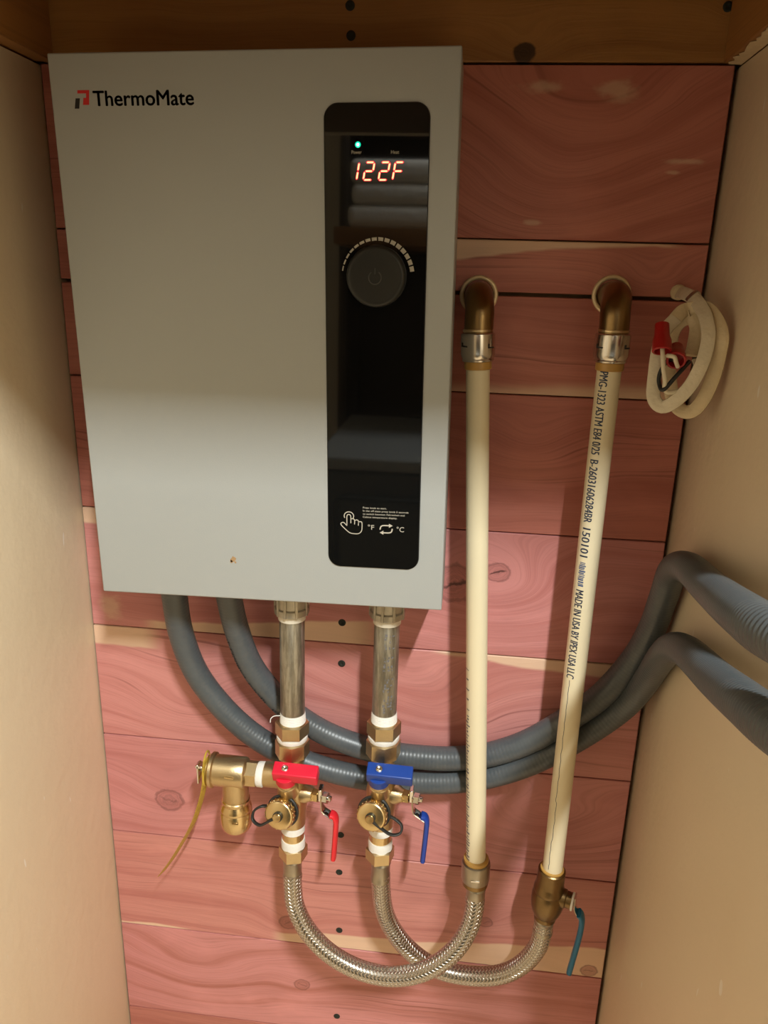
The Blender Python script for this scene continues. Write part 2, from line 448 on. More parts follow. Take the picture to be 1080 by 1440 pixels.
# screws: dark heads sunk in the boards
sm = MB().lathe((0, 0, 0), (0, -1, 0), [(.0041, -.004), (.0041, .0003), (.0036, .0006), (.0016, .0006), (.0012, .0003), (.0004, .0002)], 18)
smesh = None
for (x, z, y) in ((.2832, -.5321, 0), (.2833, -.5812, 0), (.2847, -.8074, 0), (.2835, -.8617, 0), (.2845, -.9498, 0), (.2828, -1.0906, 0), (.2836, .0432, -.0012), (.2847, .0208, -.0012), (.593, .041, -.0012)):
    if smesh is None: s = obj('screw', sm, 'screw', back); smesh = s.data
    else:
        s = bpy.data.objects.new('screw', smesh); COL.objects.link(s); attach(s, back)
    s.location = (x, y, z)

# side panels and the pine boards over them
struct('wall_left', MB().box((-.012, FRONT, -1.35), (0, .016, -.001), .002, 2), 'cream')
struct('wall_right', MB().box((W, FRONT, -1.35), (W + .012, .016, -.001), .002, 2), 'cream')
PINE2 = wood('pine_side', 57.0, .05, (.37, .17, .048), (.29, .125, .035), sapcol=(.5, .28, .09))
struct('trim_1', MB().box((-.012, FRONT, .0005), (.0150, -.0016, .155), .001, 1), PINE2)
t2 = struct('trim_2', MB().box((W - .0145, FRONT, .0005), (W + .012, -.0016, .155), .001, 1), PINE2)
# torn paper edge along the foot of the right pine board
random.seed(3)
m = MB(); n = 60; prev = None
for k in range(n + 1):
    y = -.0025 - k * (.30 / n); wdt = .0125 + random.uniform(-.0035, .0015); b = len(m.v)
    m.v += [Vector((W - .0003, y, .0003)), Vector((W - wdt, y, .0002 - random.uniform(0, .0006))), Vector((W - wdt, y, -.0004 - random.uniform(0, .0006))), Vector((W - .0003, y, -.0010))]
    if prev is not None:
        for e in range(4): m.face((prev + e, prev + (e + 1) % 4, b + (e + 1) % 4, b + e), smooth=False)
    prev = b
obj('torn_paper_edge', m, plain('torn_paper', (.60, .46, .28), .9, 0, .15, 200), t2)
# closet head and the room the closet opens into
RX0, RX1, RY, RF, RC = -1.25, 2.95, -2.45, -1.35, 1.17
HEAD = -.028
struct('ceiling_closet', MB().box((-.012, FRONT - .02, .157), (W + .012, .03, .175)), PINE2)
struct('wall_front_head', MB().box((-.012, FRONT - .02, HEAD), (W + .012, FRONT - .001, RC), .0015, 2), 'roomwall')
struct('wall_front_left', MB().box((RX0, FRONT - .02, RF), (-.0125, FRONT - .0005, RC), .0015, 2), 'roomwall')
struct('wall_front_right', MB().box((W + .0125, FRONT - .02, RF), (RX1, FRONT - .0005, RC), .0015, 2), 'roomwall')
struct('wall_room_left', MB().box((RX0 - .02, RY, RF), (RX0 - .0005, FRONT - .02, RC)), 'roomwall')
struct('wall_room_right', MB().box((RX1 + .0005, RY, RF), (RX1 + .02, FRONT - .02, RC)), 'roomwall')
struct('wall_room_far', MB().box((RX0 - .02, RY - .02, RF), (RX1 + .02, RY - .0005, RC)), 'roomwall')
struct('floor', MB().box((RX0 - .02, RY - .02, RF - .03), (RX1 + .02, .03, RF - .0005)), 'roomfloor')
struct('ceiling', MB().box((RX0 - .02, RY - .02, RC + .0005), (RX1 + .02, FRONT, RC + .03)), 'ceilpaint')

# ceiling lamp the light comes from
lamp = thing('ceiling_lamp', 'slim white ceiling strip lamp in the room before the closet', 'lamp', (LAMP[0], LAMP[1], RC))
obj('lamp_base', MB().box((LAMP[0] - .04, LAMP[1] - .2, RC - .02), (LAMP[0] + .04, LAMP[1] + .2, RC), .004, 2), 'linen', lamp)
obj('lamp_tube', MB().lathe((LAMP[0], LAMP[1] - .17, RC - .03), (0, 1, 0), [(.006, 0), (.0075, .002), (.0075, .338), (.006, .34)], 16), 'linen', lamp)
lo.parent = lamp; lo.matrix_parent_inverse = wm(lamp).inverted()

# ================================================================== THE WATER HEATER
TH = .0165
heater = thing('water_heater', 'grey wall-mounted tankless water heater with black glass control strip reading 122F', 'water heater', (.2258, 0, -.2404), (0, -TH, 0))
HW, HH, HD = .1610, .2265, .1000
# rear tray, and the folded front cover over it
obj('back_tray', MB().box((-HW + .0035, -.030, -HH + .0035), (HW - .0035, -.0015, HH - .0035), .0012, 1), 'case', heater, True)
obj('cover', MB().box((-HW, -HD, -HH), (HW, -.024, HH), .0016, 3), 'case', heater, True)
def rrect(x0, x1, z0, z1, r, y, n=10):
    pts = []
    for (cx, cz, a0) in ((x1 - r, z1 - r, 0), (x0 + r, z1 - r, 90), (x0 + r, z0 + r, 180), (x1 - r, z0 + r, 270)):
        for k in range(n + 1):
            a = math.radians(a0 + 90 * k / n); pts.append((cx + r * math.cos(a), y, cz + r * math.sin(a)))
    return pts
YP = -HD - .0012                                  # face of the glass strip
panel = obj('control_panel', MB().poly(rrect(.0578, .1384, -.1875, .1887, .0105, -HD + .0004), (0, -1, 0), .0016), 'panel', heater, True)
obj('panel_gasket', MB().poly(rrect(.0571, .1391, -.1882, .1894, .0112, -HD + .0004), (0, -1, 0), .0007), 'rubber', heater, True)
# seven-segment display
def seg_poly(cx, cz, horiz, L, wd, sh, y, mb, h):
    e = wd / 2
    q = [(-L / 2, 0), (-L / 2 + e, e), (L / 2 - e, e), (L / 2, 0), (L / 2 - e, -e), (-L / 2 + e, -e)]
    if not horiz: q = [(b, a) for a, b in q][::-1]
    mb.poly([(cx + a + (cz + b - .141) * sh, y, cz + b) for a, b in q], (0, -1, 0), h)
SEGS = {'1': 'bc', '2': 'abged', 'F': 'afge'}
DW, DH = .0066, .0125
for ch, cx in (('1', .0805), ('2', .0924), ('2', .1043), ('F', .1152)):
    halo, core = MB(), MB()
    for s in SEGS[ch]:
        px, pz, hz = {'a': (0, DH / 2, 1), 'g': (0, 0, 1), 'd': (0, -DH / 2, 1), 'f': (-DW / 2, DH / 4, 0), 'b': (DW / 2, DH / 4, 0), 'e': (-DW / 2, -DH / 4, 0), 'c': (DW / 2, -DH / 4, 0)}[s]
        L = (DW if hz else DH / 2)
        seg_poly(cx + px, .1412 + pz, hz, L + .0002, .0018, .17, YP - .00005, halo, .0001)
        seg_poly(cx + px, .1412 + pz, hz, L - .0012, .0011, .17, YP - .0002, core, .0001)
    dg = obj('digit', halo, 'led_red', panel, True)
    SC_ = obj('digit_core', core, 'led_core', panel, True)
ledp = obj('power_light', MB().lathe((.0838, YP, .1600), (0, -1, 0), [(.0022, 0), (.0020, .0002), (.0014, .0004)], 24), 'led_green', panel, True)
obj('power_light_core', MB().lathe((.0838, YP - .0004, .1600), (0, -1, 0), [(.0011, 0), (.0008, .0003)], 20), 'led_green_core', panel, True)
def htext(name, s, lx, lz, mat, parent, width=None, height=None, bold=0.0, y=YP, depth=.0001):
    bm = text_bm(s, width, height, bold, depth)
    return obj(name, MB().addbm(bm, Matrix.Translation((lx, y - .00002, lz)) @ TP), mat, parent, True)
htext('printed_word', 'Power', .0789, .1535, 'print', panel, .0078, .0026)
htext('printed_word', 'Heat', .1095, .1535, 'print', panel, .0062, .0026)
# dial ring of 16 dashes
KX, KZ = .0996, .0634
for k in range(16):
    a = math.radians(168 - k * (156 / 15)); th = .0009 + (.0033 - .0009) * min(1, k / 11); ln = math.radians(8.0 if k else 7.6)
    r0, r1 = .0284 - th * .5, .0284 + th * .5; pts = []
    for rr, aa in ((r0, (-.5, 0, .5)), (r1, (.5, 0, -.5))):
        for e in aa: pts.append((KX + rr * math.cos(a + ln * e), YP - .00002, KZ + rr * math.sin(a + ln * e)))
    obj('dial_mark', MB().poly(pts, (0, -1, 0), .0001), 'print', panel, True)
kn = MB().lathe((KX, YP, KZ), (0, -1, 0), [(.0238, 0), (.0238, .0075), (.0234, .0094), (.0222, .0107), (.0205, .0112), (.0190, .0110), (.0120, .0106), (.0001, .0104)], 64, caps=False)
knob = obj('knob', kn, 'knob', heater, True)
pw = MB().torus((KX - .0005, YP - .0106, KZ - .001), (0, -1, 0), .0050, .00045, 40, 8, math.radians(125), math.radians(415))
pw.box((KX - .0009, YP - .0110, KZ + .0015), (KX - .0001, YP - .0102, KZ + .0062))
obj('power_symbol', pw, plain('knob_mark', (.055, .052, .047), .6, 0, .0, 20), knob, True)
# hand symbol, instructions, units
def stroke(pts, wd, y=YP, closed=False):
    m = MB(); m.sweep([(a, y - .00004, b) for a, b in (pts + [pts[0]] if closed else pts)], .0004, 6, .0008, flat=(wd, .00008), up=(0, 0, 1)); return m
def strip2d(pts, wd, y=YP, smooth=True):
    """a flat line of even width along 2D points on the panel"""
    Q = [Vector((a, 0, b)) for a, b in pts]; P = resample(Q, .0005) if smooth else Q
    m = MB(); prev = None
    for i, p in enumerate(P):
        d = (P[min(i + 1, len(P) - 1)] - P[max(i - 1, 0)]).normalized(); nn = Vector((-d.z, 0, d.x)) * wd / 2; b = len(m.v)
        m.v += [p + nn + Vector((0, y - .0001, 0)), p - nn + Vector((0, y - .0001, 0)), p - nn + Vector((0, y, 0)), p + nn + Vector((0, y, 0))]
        if prev is not None:
            for e in range(4): m.face((prev + e, prev + (e + 1) % 4, b + (e + 1) % 4, b + e), smooth=False)
        prev = b
    return m
def hp(cx, cy):   # hand drawing given in tenths of its own sheet (x right, y down) -> panel
    return (.0628 + cx * .0000735, -.1262 - cy * .0000660)
hand = strip2d([hp(*q) for q in ((157, 345), (125, 305), (100, 300), (82, 320), (95, 345), (140, 395), (190, 440), (240, 452), (300, 448), (335, 410), (342, 350), (340, 290), (325, 278), (305, 282), (298, 305), (297, 335))], .00075)
hs = [hand]
for q in (((157, 345), (157, 290), (157, 215), (165, 190), (182, 184), (198, 192), (205, 215), (205, 305)), ((208, 245), (225, 240), (245, 248), (252, 275), (250, 320)), ((254, 265), (275, 255), (295, 265), (298, 300))):
    hs.append(strip2d([hp(*e) for e in q], .00075))
hs.append(strip2d([hp(182 + 58 * math.cos(math.radians(a)), 205 + 58 * math.sin(math.radians(a))) for a in range(150, 405, 15)], .00075))
hm = MB()
for q in hs:
    b = len(hm.v); hm.v += q.v
    for f, s_ in zip(q.f, q.sm): hm.face([b + i for i in f], smooth=s_)
obj('hand_symbol', hm, 'print', panel, True)
for k, (s, wd) in enumerate((('Press knob to start.', .0210), ('In the off state press knob 5 seconds', .0404), ('to switch between Fahrenheit and', .0370), ('Celsius temperature display.', .0305))):
    htext('printed_line', s, .0886, -.1322 - k * .00285, 'print', panel, wd, .0017)
htext('printed_word', '°F', .0932, -.1515, 'print', panel, .0056, .0046)
htext('printed_word', '°C', .1188, -.1525, 'print', panel, .0066, .0048)
def arrow(cx, cz, sgn):
    m = strip2d([(cx - sgn * .0055, cz - sgn * .0006), (cx - sgn * .0047, cz + sgn * .0022), (cx - sgn * .0025, cz + sgn * .0033), (cx + sgn * .0030, cz + sgn * .0034)], .0011)
    m.poly([(cx + sgn * .0024, YP - .00002, cz + sgn * .0052), (cx + sgn * .0058, YP - .00002, cz + sgn * .0034), (cx + sgn * .0024, YP - .00002, cz + sgn * .0014)], (0, -1, 0), .0001)
    return m
for s in (1, -1): obj('arrow_symbol', arrow(.1095, -.1505, s), 'print', panel, True)
# maker's mark and name on the cover
YC = -HD - .00002
cover = [c for c in heater.children if c.name.startswith('cover')][0]
def flatpoly(pts): return MB().poly([(a, YC, b) for a, b in pts], (0, -1, 0), .0001)
nm = MB()
for ox, oz in ((0, 0), (.00035, 0), (-.00035, 0), (0, .00025), (0, -.00025)):
    nm.addbm(text_bm('ThermoMate', .0812, .0112), Matrix.Translation((-.1262 + ox, YC - .00004, .1890 + oz)) @ TP)
obj('maker_name', nm, 'black', cover, True)
mk = flatpoly([(-.1387, .2002), (-.1290, .2002), (-.1301, .1898), (-.1352, .1898), (-.1343, .1948), (-.1321, .1948), (-.1318, .1979), (-.1389, .1979)])
obj('maker_mark_red', mk, 'logo_red', cover, True)
obj('maker_mark_black', flatpoly([(-.1408, .1945), (-.1372, .1945), (-.1386, .1872), (-.1423, .1872)]), 'black', cover, True)
# small rust-brown smear near the foot of the cover
random.seed(11)
for (cx, cz, r) in ((-.0318, -.1873, .0034), (-.0335, -.1893, .0016), (-.0298, -.1898, .0013)):
    obj('rust_smear', flatpoly([(cx + r * random.uniform(.45, 1) * math.cos(a * PI / 7), cz + 1.2 * r * random.uniform(.5, 1) * math.sin(a * PI / 7)) for a in range(14)]), plain('rust_smear', (.40, .25, .12), .6, 0, .3, 600), cover, True)

# pipe connections under the heater
GX = (.2412, .3369)
for gx, dz in ((GX[0], 0), (GX[1], .0035)):
    zb = -.4985 + dz
    f = MB().lathe((gx, -.055, zb), (0, 0, 1), [(.0158, 0), (.0174, .0012), (.0174, .0070), (.0160, .0082), (.0160, .0082), (.0166, .010), (.0166, .048)], 40)
    ft = obj('pipe_connector', f, 'fitting', heater)
    rb = MB()
    for a in (-100, -62, -20, 30, 80, 130, 180, 230):
        c, s = math.cos(math.radians(a)), math.sin(math.radians(a))
        mtx = Matrix.Translation((gx + .0165 * c, -.055 + .0165 * s, zb + .0005)) @ Matrix.Rotation(math.radians(a), 4, 'Z')
        rb.box((-.0006, -.0014, 0), (.0016, .0014, .040), .0004, 1, mtx)
    obj('connector_ribs', rb, 'fitting', ft)
    wr = MB().lathe((gx, -.055, zb - .0068), (0, 0, 1), [(.0128, 0), (.0138, .0006), (.0138, .0068)], 36)
    obj('white_washer', wr, plain('white_washer', (.74, .68, .56), .5, 0, .05, 80), ft)

# ================================================================== PLUMBING UNDER THE HEATER
def pipe_print(mb_text, o, d, r, ang0):
    """wrap a flat text bmesh (x along the pipe, y around it) onto a pipe starting at o, running along d"""
    d = Vector(d).normalized(); e0 = Vector((math.sin(ang0), -math.cos(ang0), 0)); e0 = (e0 - d * e0.dot(d)).normalized(); e1 = d.cross(e0)
    bm = mb_text; ys = [v.co.y for v in bm.verts]; y0, y1 = min(ys), max(ys); ym = (y0 + y1) / 2
    n = 8
    for k in range(1, n):
        bmesh.ops.bisect_plane(bm, geom=list(bm.verts) + list(bm.edges) + list(bm.faces), plane_co=(0, y0 + (y1 - y0) * k / n, 0), plane_no=(0, 1, 0))
    for v in bm.verts:
        a = (v.co.y - ym) / r; v.co = Vector(o) + d * v.co.x - (e1 * -math.sin(-a) - e0 * math.cos(a)) * (r + .00012)
    return MB().addbm(bm, None, False)

for idx, (gx, dz) in enumerate(((GX[0], 0), (GX[1], .0097))):
    lab = ('plain grey galvanized pipe nipple above the red-handled valve', 'grey galvanized pipe nipple with faded black print, above the blue-handled valve')[idx]
    zt, zb = -.5030 + (0, .0035)[idx], -.621 + dz
    t = thing('pipe_nipple', lab, 'pipe', (gx, -.055, zb))
    obj('tube', MB().lathe((gx, -.055, zb), (0, 0, 1), [(.0123, 0), (.0127, .001), (.0127, zt - zb - .001), (.0123, zt - zb)], 40), 'galv', t)
    prof = [(.0129, 0)]
    for k in range(6):
        b = .0016 + k * .0016; prof += [(.0136 - k * .00006, b), (.0132 - k * .00006, b + .0009)]
    prof += [(.0129, .0118)]
    obj('thread_tape', MB().lathe((gx, -.055, zb - .0022), (0, 0, 1), prof, 40), 'tape', t)
    if idx == 0:
        obj('loose_tape_thread', MB().sweep([(gx - .012, -.062, zb + .008), (gx - .017, -.066, zb + .0095), (gx - .020, -.068, zb + .0075), (gx - .0205, -.069, zb + .0035)], .00045, 6, .001), 'tape', t)
    else:
        random.seed(5)
        pm = MB()
        for row in range(26):          # faded, broken stencil print: short marks, not legible
            zz = zt - .012 - row * .0034
            if row in (5, 6, 13, 19): continue
            for c in range(3):
                if random.random() < .30: continue
                a = math.radians(2 + c * 17 + random.uniform(-4, 4)); wd = math.radians(random.uniform(4, 12)); hh = random.uniform(.0010, .0030); pts = []
                for e in (-.5, .5): pts.append((gx + .0128 * math.sin(a + wd * e), -.055 - .0128 * math.cos(a + wd * e), zz))
                pts += [(pts[1][0], pts[1][1], zz + hh), (pts[0][0], pts[0][1], zz + hh)]
                pm.poly(pts, (math.sin(a), -math.cos(a), 0), .0001)
        obj('faded_print', pm, 'ink_gray', t)

def valve(idx):
    gx = GX[idx] + (-.0008, .0002)[idx]; dz = (.009, .0187)[idx]; y = -.055
    hot = idx == 0
    t = thing('service_valve', ('brass isolation valve with red plastic handle and red drain lever', 'brass isolation valve with blue plastic handle and blue drain lever')[idx], 'valve', (gx, y, -.80 + dz))
    def Z(z): return z + dz
    up = (0, 0, 1)
    obj('bushing_nut', MB().prism((gx, y, Z(-.6475)), up, 6, .0178, .0165, .0020, math.radians(8)), 'brass', t)
    obj('thread_tape', MB().lathe((gx, y, Z(-.6525)), up, [(.0158, 0), (.0164, .001), (.0162, .005)], 36), 'tape', t)
    un = MB().lathe((gx, y, Z(-.6745)), up, [(.0112, 0), (.0145, .0012), (.0168, .004), (.0176, .0075), (.0176, .019), (.0166, .022)], 8, phase=math.radians(10))
    u2 = MB().prism((gx, y, Z(-.6725)), up, 8, .0180, .0205, .0028, math.radians(10))
    obj('union_nut', u2, 'brass', t)
    body = MB().lathe((gx, y, Z(-.7600)), up, [(.0122, 0), (.0136, .0010), (.0136, .006), (.0142, .008), (.0146, .020), (.0158, .027), (.0166, .036), (.0166, .046), (.0152, .054), (.0134, .062), (.0126, .068), (.0122, .088)], 44)
    # collar of the ball stem, leaning forward
    n = Vector((0, -.40, .92)).normalized(); hub0 = Vector((gx - .001, y - .013, Z(-.7105)))
    body.lathe(hub0, n, [(.0100, 0), (.0110, .008), (.0110, .020), (.0102, .021), (.0102, .0245), (.0096, .0255), (.0096, .030)], 32)
    # drain port, facing forward
    pd = Vector((-.16, -.95, .22)).normalized(); p0 = Vector((gx - .001, y, Z(-.7310)))
    body.lathe(p0, pd, [(.0130, 0), (.0130, .016), (.0146, .0175), (.0146, .022), (.0128, .0235), (.0128, .027)], 36)
    # side stub that carries the drain lever
    sd = Vector((.97, -.22, .02)).normalized(); s0 = Vector((gx + .005, y - .002, Z(-.7160)))
    body.lathe(s0, sd, [(.0110, 0), (.0104, .012), (.0078, .017), (.0070, .019)], 30)
    if hot: body.lathe((gx - .004, y - .002, -.6895), (-1, 0, 0), [(.0134, 0), (.0134, .0250), (.0126, .0262)], 36)
    bd = obj('body', body, 'brass', t)
    obj('stub_hex', MB().prism(s0 + sd * .018, sd, 6, .0074, .0080, .0006, math.radians(20)), 'brass_bright', bd)
    # cap with knurled rim, knob and rubber strap
    c0 = p0 + pd * .0275
    cp = MB(); prof = [(.0152, 0), (.0158, .0012), (.0158, .0080), (.0148, .0098), (.0130, .0106), (.0052, .0112), (.0001, .0112)]
    cp.lathe(c0, pd, prof, 40, caps=False)
    cap = obj('drain_cap', cp, 'brass_bright', t)
    o_, xx, yy, dd = cp.frame(c0, pd); kn = MB()
    for k in range(22):
        a = 2 * PI * k / 22; q = xx * math.cos(a) + yy * math.sin(a); tt = xx * -math.sin(a) + yy * math.cos(a)
        m4 = Matrix((q, tt, dd)).transposed().to_4x4(); m4.translation = c0 + q * .0154 + dd * .0016
        kn.box((-.0008, -.0009, 0), (.0010, .0009, .0066), .0003, 1, m4)
    obj('cap_knurl', kn, 'brass_bright', cap)
    obj('cap_rivet', MB().lathe(c0 + pd * .0110, pd, [(.0026, 0), (.0026, .0022), (.0044, .0024), (.0044, .0046), (.0036, .0056), (.0001, .0058)], 24, caps=False), 'brass_bright', cap)
    st = MB().torus(c0 - pd * .0022, pd, .0162, .0017, 48, 10)
    side = Vector((1, 0, 0)) if not hot else Vector((-1, 0, 0))
    e = c0 + pd * .0125
    if hot: P = [c0 - pd * .002 + Vector((-.0145, 0, .004)), c0 + Vector((-.0215, -.002, .006)), c0 + pd * .003 + Vector((-.0290, 0, -.001)), c0 + pd * .007 + Vector((-.0285, 0, -.0095)), c0 + pd * .012 + Vector((-.0190, 0, -.0125)), e + Vector((-.008, 0, -.0055)), e + Vector((.001, 0, 0))]
    else: P = [c0 - pd * .002 + Vector((.0145, 0, -.002)), c0 + Vector((.0235, -.001, -.0045)), c0 + pd * .004 + Vector((.0305, 0, -.0100)), c0 + pd * .008 + Vector((.0300, 0, -.0170)), c0 + pd * .011 + Vector((.0215, 0, -.0180)), e + Vector((.010, 0, -.0095)), e + Vector((-.001, 0, 0))]
    st.sweep(P, .001, 14, .0012, flat=(.0046, .0024), up=tuple(pd))
    st.lathe(e - pd * .0012, pd, [(.0052, 0), (.0052, .0022)], 24)
    obj('rubber_strap', st, 'rubber', cap)
    # main handle: hub and bar
    hm = MB(); h0 = hub0 + n * .030
    xx = Vector((1, 0, -.02)).normalized(); zz = n; yy = zz.cross(xx).normalized()
    m4 = Matrix((xx, yy, zz)).transposed().to_4x4(); m4.translation = h0
    hm.lathe(h0 - n * .0045, n, [(.0100, 0), (.0114, .0016), (.0114, .0125), (.0108, .0132)], 36)
    hm.box((-.0118, -.0078, .0040), (.0345, .0072, .0180), .0015, 3, m4)
    hd = obj('handle', hm, ('red', 'blue')[idx], t)
    obj('handle_screw', MB().lathe(h0 + n * .0180 + xx * .0005, n, [(.0034, -.001), (.0034, .0003), (.0024, .0009), (.0008, .0004), (.0004, .0001)], 20), 'steel_dull', hd)
    obj('screw_recess', MB().torus(h0 + n * .0181 + xx * .0005, n, .0040, .0006, 28, 8), ('red', 'blue')[idx], hd)
    # drain lever: nut, chrome arm, vinyl grip
    n0 = s0 + sd * .0265
    lv = MB(); lv.prism(n0 + sd * .004, sd, 6, .0062, .0062, .0006, math.radians(12)); lv.lathe(n0 + sd * .0102, sd, [(.0030, 0), (.0030, .003), (.002, .0035)], 16)
    lv.box((-.001, -.0045, -.0040), (.0035, .0075, .0105), .0008, 1, Matrix.Translation(n0))
    a0 = n0 + Vector((.0028, 0, 0))
    arm = MB().sweep([a0 + Vector((0, -.001, .003)), a0 + Vector((.0002, -.0015, -.008)), a0 + Vector((.0020, -.002, -.0150)), a0 + Vector((.0080, -.003, -.0190)), a0 + Vector((.0140, -.004, -.0225))], .001, 12, .001, flat=(.0120, .0024), up=(0, 1, 0))
    ar = obj('drain_lever', arm, 'chrome', t)
    obj('lever_nut', lv, 'chrome', ar)
    g0 = a0 + Vector((.0145, -.004, -.0185))
    gp = MB().sweep([g0 + Vector((-.0048, 0, .0004)), g0 + Vector((-.0008, 0, -.0010)), g0 + Vector((.0014, 0, -.006)), g0 + Vector((.0014, 0, -.014)), g0 + Vector((.0005, 0, -.034)), g0 + Vector((-.0008, 0, -.0560))], .001, 14, .0012, flat=(.0120, .0056), up=(0, 1, 0))
    obj('lever_grip', gp, ('red_grip', 'blue_grip')[idx], ar)
    # nipple below: tape, brass, tape
    obj('thread_tape', MB().lathe((gx, y, Z(-.7690)), up, [(.0122, 0), (.0130, .001), (.0128, .004), (.0131, .006), (.0129, .0095)], 36), 'tape', t)
    obj('lower_nipple', MB().lathe((gx, y, Z(-.7950)), up, [(.0120, 0), (.0122, .001), (.0122, .027)], 36), 'brass_bright', t)
    obj('thread_tape', MB().lathe((gx, y, Z(-.7900)), up, [(.0124, 0), (.0132, .001), (.0130, .004), (.0134, .007), (.0128, .0118)], 36), 'tape', t)
    return t
valve(0); valve(1)

# relief valve on the hot side, with its yellow tag
rv = thing('relief_valve', 'brass pressure relief valve with downward outlet beside the red-handled valve', 'valve', (.178, -.058, -.765))
ry, rz = -.058, -.6895
obj('thread_tape', MB().lathe((.2095, ry, rz), (-1, 0, 0), [(.0126, -.001), (.0136, 0), (.0134, .0055), (.0126, .0065)], 32), 'tape', rv)
obj('inlet_hex', MB().prism((.2035, ry, rz), (-1, 0, 0), 6, .0140, .0150, .0012, math.radians(25)), 'brass', rv)
rb = MB().lathe((.1905, ry, rz), (-1, 0, 0), [(.0120, -.002), (.0158, 0), (.0166, .0015), (.0168, .016), (.0168, .0335), (.0188, .0350), (.0190, .0380), (.0172, .0398), (.0150, .0405), (.0150, .0430), (.0120, .0440)], 48)
rb.lathe((.1778, ry, rz - .004), (0, 0, -1), [(.0142, 0), (.0142, .0300), (.0136, .0312)], 40)
rbd = obj('body', rb, 'brass', rv)
obj('cast_mark', MB().box((-.0050, -.0008, -.0010), (.0050, .0006, .0010), .0004, 2, Matrix.Translation((.1760, ry - .0164, rz + .004))), 'brass_bright', rbd)
on = MB().lathe((.1776, ry, rz - .0325), (0, 0, -1), [(.0140, 0), (.0154, .0012), (.0150, .0040), (.0146, .0052), (.0160, .0085), (.0172, .0115), (.0172, .0140), (.0166, .0150), (.0174, .0165), (.0174, .0290), (.0166, .0345), (.0150, .0380), (.0142, .0390)], 44)
onb = obj('outlet_nut', on, 'brass_bright', rv)
obj('stamped_marks', MB().box((-.0005, -.0004, -.0012), (.0065, .0004, .0012), .0003, 1, Matrix.Translation((.1785, ry - .0172, rz - .0530))), 'brass_dark', onb)
ht = MB().box((-.0012, -.0075, -.0130), (.0012, .0030, .0100), .0006, 1, Matrix.Translation((.1395, ry - .002, rz)))
ht.box((-.0030, -.0075, .0060), (.0060, .0030, .0090), .0006, 1, Matrix.Translation((.1400, ry - .002, rz)))
ht.lathe((.1475, ry, rz), (-1, 0, 0), [(.0035, 0), (.0035, .0085)], 16)
obj('test_lever', ht, 'chrome', rv)
tg = thing('hang_tag', 'thin curved yellow tag with dark print hanging from the relief valve', 'tag', (.1462, -.066, -.84))
tm = MB().sweep([(.1492, -.0675, -.6705), (.1488, -.0695, -.6880), (.1458, -.0700, -.7090), (.1372, -.0690, -.7390), (.1280, -.0660, -.7618), (.1164, -.0620, -.7850), (.1010, -.0570, -.8140), (.0848, -.0520, -.8410)], .001, 10, .002, flat=(.016, .0009), up=(-.02, -.80, .40))
obj('strip', tm, 'tag', tg)
obj('tag_ring', MB().torus((.1462, ry, rz + .001), (1, .12, 0), .0178, .0011, 44, 8), 'tag', tg)

# braided hoses
def hose(name, label, pts, nutz, ends):
    t = thing(name, label, 'hose', pts[len(pts) // 2])
    obj('braid', MB().sweep(pts, .0105, 28, .002), 'braid', t)
    for (o, d, L, r) in ends:
        obj('ferrule', MB().lathe(o, d, [(.0095, 0), (.0108, .0010), (.0110, .004), (.0104, .0055), (.0104, L - .0055), (.0112, L - .004), (r, L)], 36), 'steel_dull', t)
    gx, y, z = nutz
    obj('swivel_nut', MB().prism((gx, y, z), (0, 0, 1), 6, .0158, .0165, .0022, math.radians(15)), 'brass' if name else 'brass', t)
    return t
h1 = [(.2396, -.0565, -.8170), (.2402, -.0590, -.8310), (.2440, -.0630, -.8560), (.2570, -.0690, -.8790), (.2780, -.0750, -.8985), (.3040, -.0790, -.9125), (.3327, -.0820, -.9190), (.3607, -.0830, -.9185), (.3880, -.0810, -.9110), (.4122, -.0765, -.8960), (.4298, -.0700, -.8768), (.4405, -.0620, -.8560), (.4440, -.0555, -.8370), (.4440, -.0515, -.8240)]
hose('braided_hose', 'braided steel hose from the red-handled valve looping to the push-fit coupling', h1, (GX[0] - .0008, -.055, -.7955),
     ((( .2395, -.0562, -.8240), (0, .02, 1), .0300, .0095), ((.4441, -.0525, -.8330), (0, .03, 1), .0240, .0095)))
h2 = [(.3388, -.0560, -.8050), (.3394, -.0555, -.8200), (.3428, -.0525, -.8544), (.3510, -.0490, -.8826), (.3660, -.0470, -.9084), (.3865, -.0470, -.9284), (.4101, -.0470, -.9410), (.4365, -.0480, -.9440), (.4648, -.0490, -.9405), (.4883, -.0500, -.9295), (.5066, -.0505, -.9100), (.5180, -.0505, -.8860), (.5208, -.0500, -.8660), (.5212, -.0500, -.8540)]
hose('braided_hose', 'braided steel hose from the blue-handled valve to the dark brass shutoff valve', h2, (GX[1] + .0002, -.055, -.7858),
     (((.3386, -.0562, -.8135), (0, 0, 1), .0290, .0095), ((.5210, -.0500, -.8680), (.02, 0, 1), .0230, .0095)))

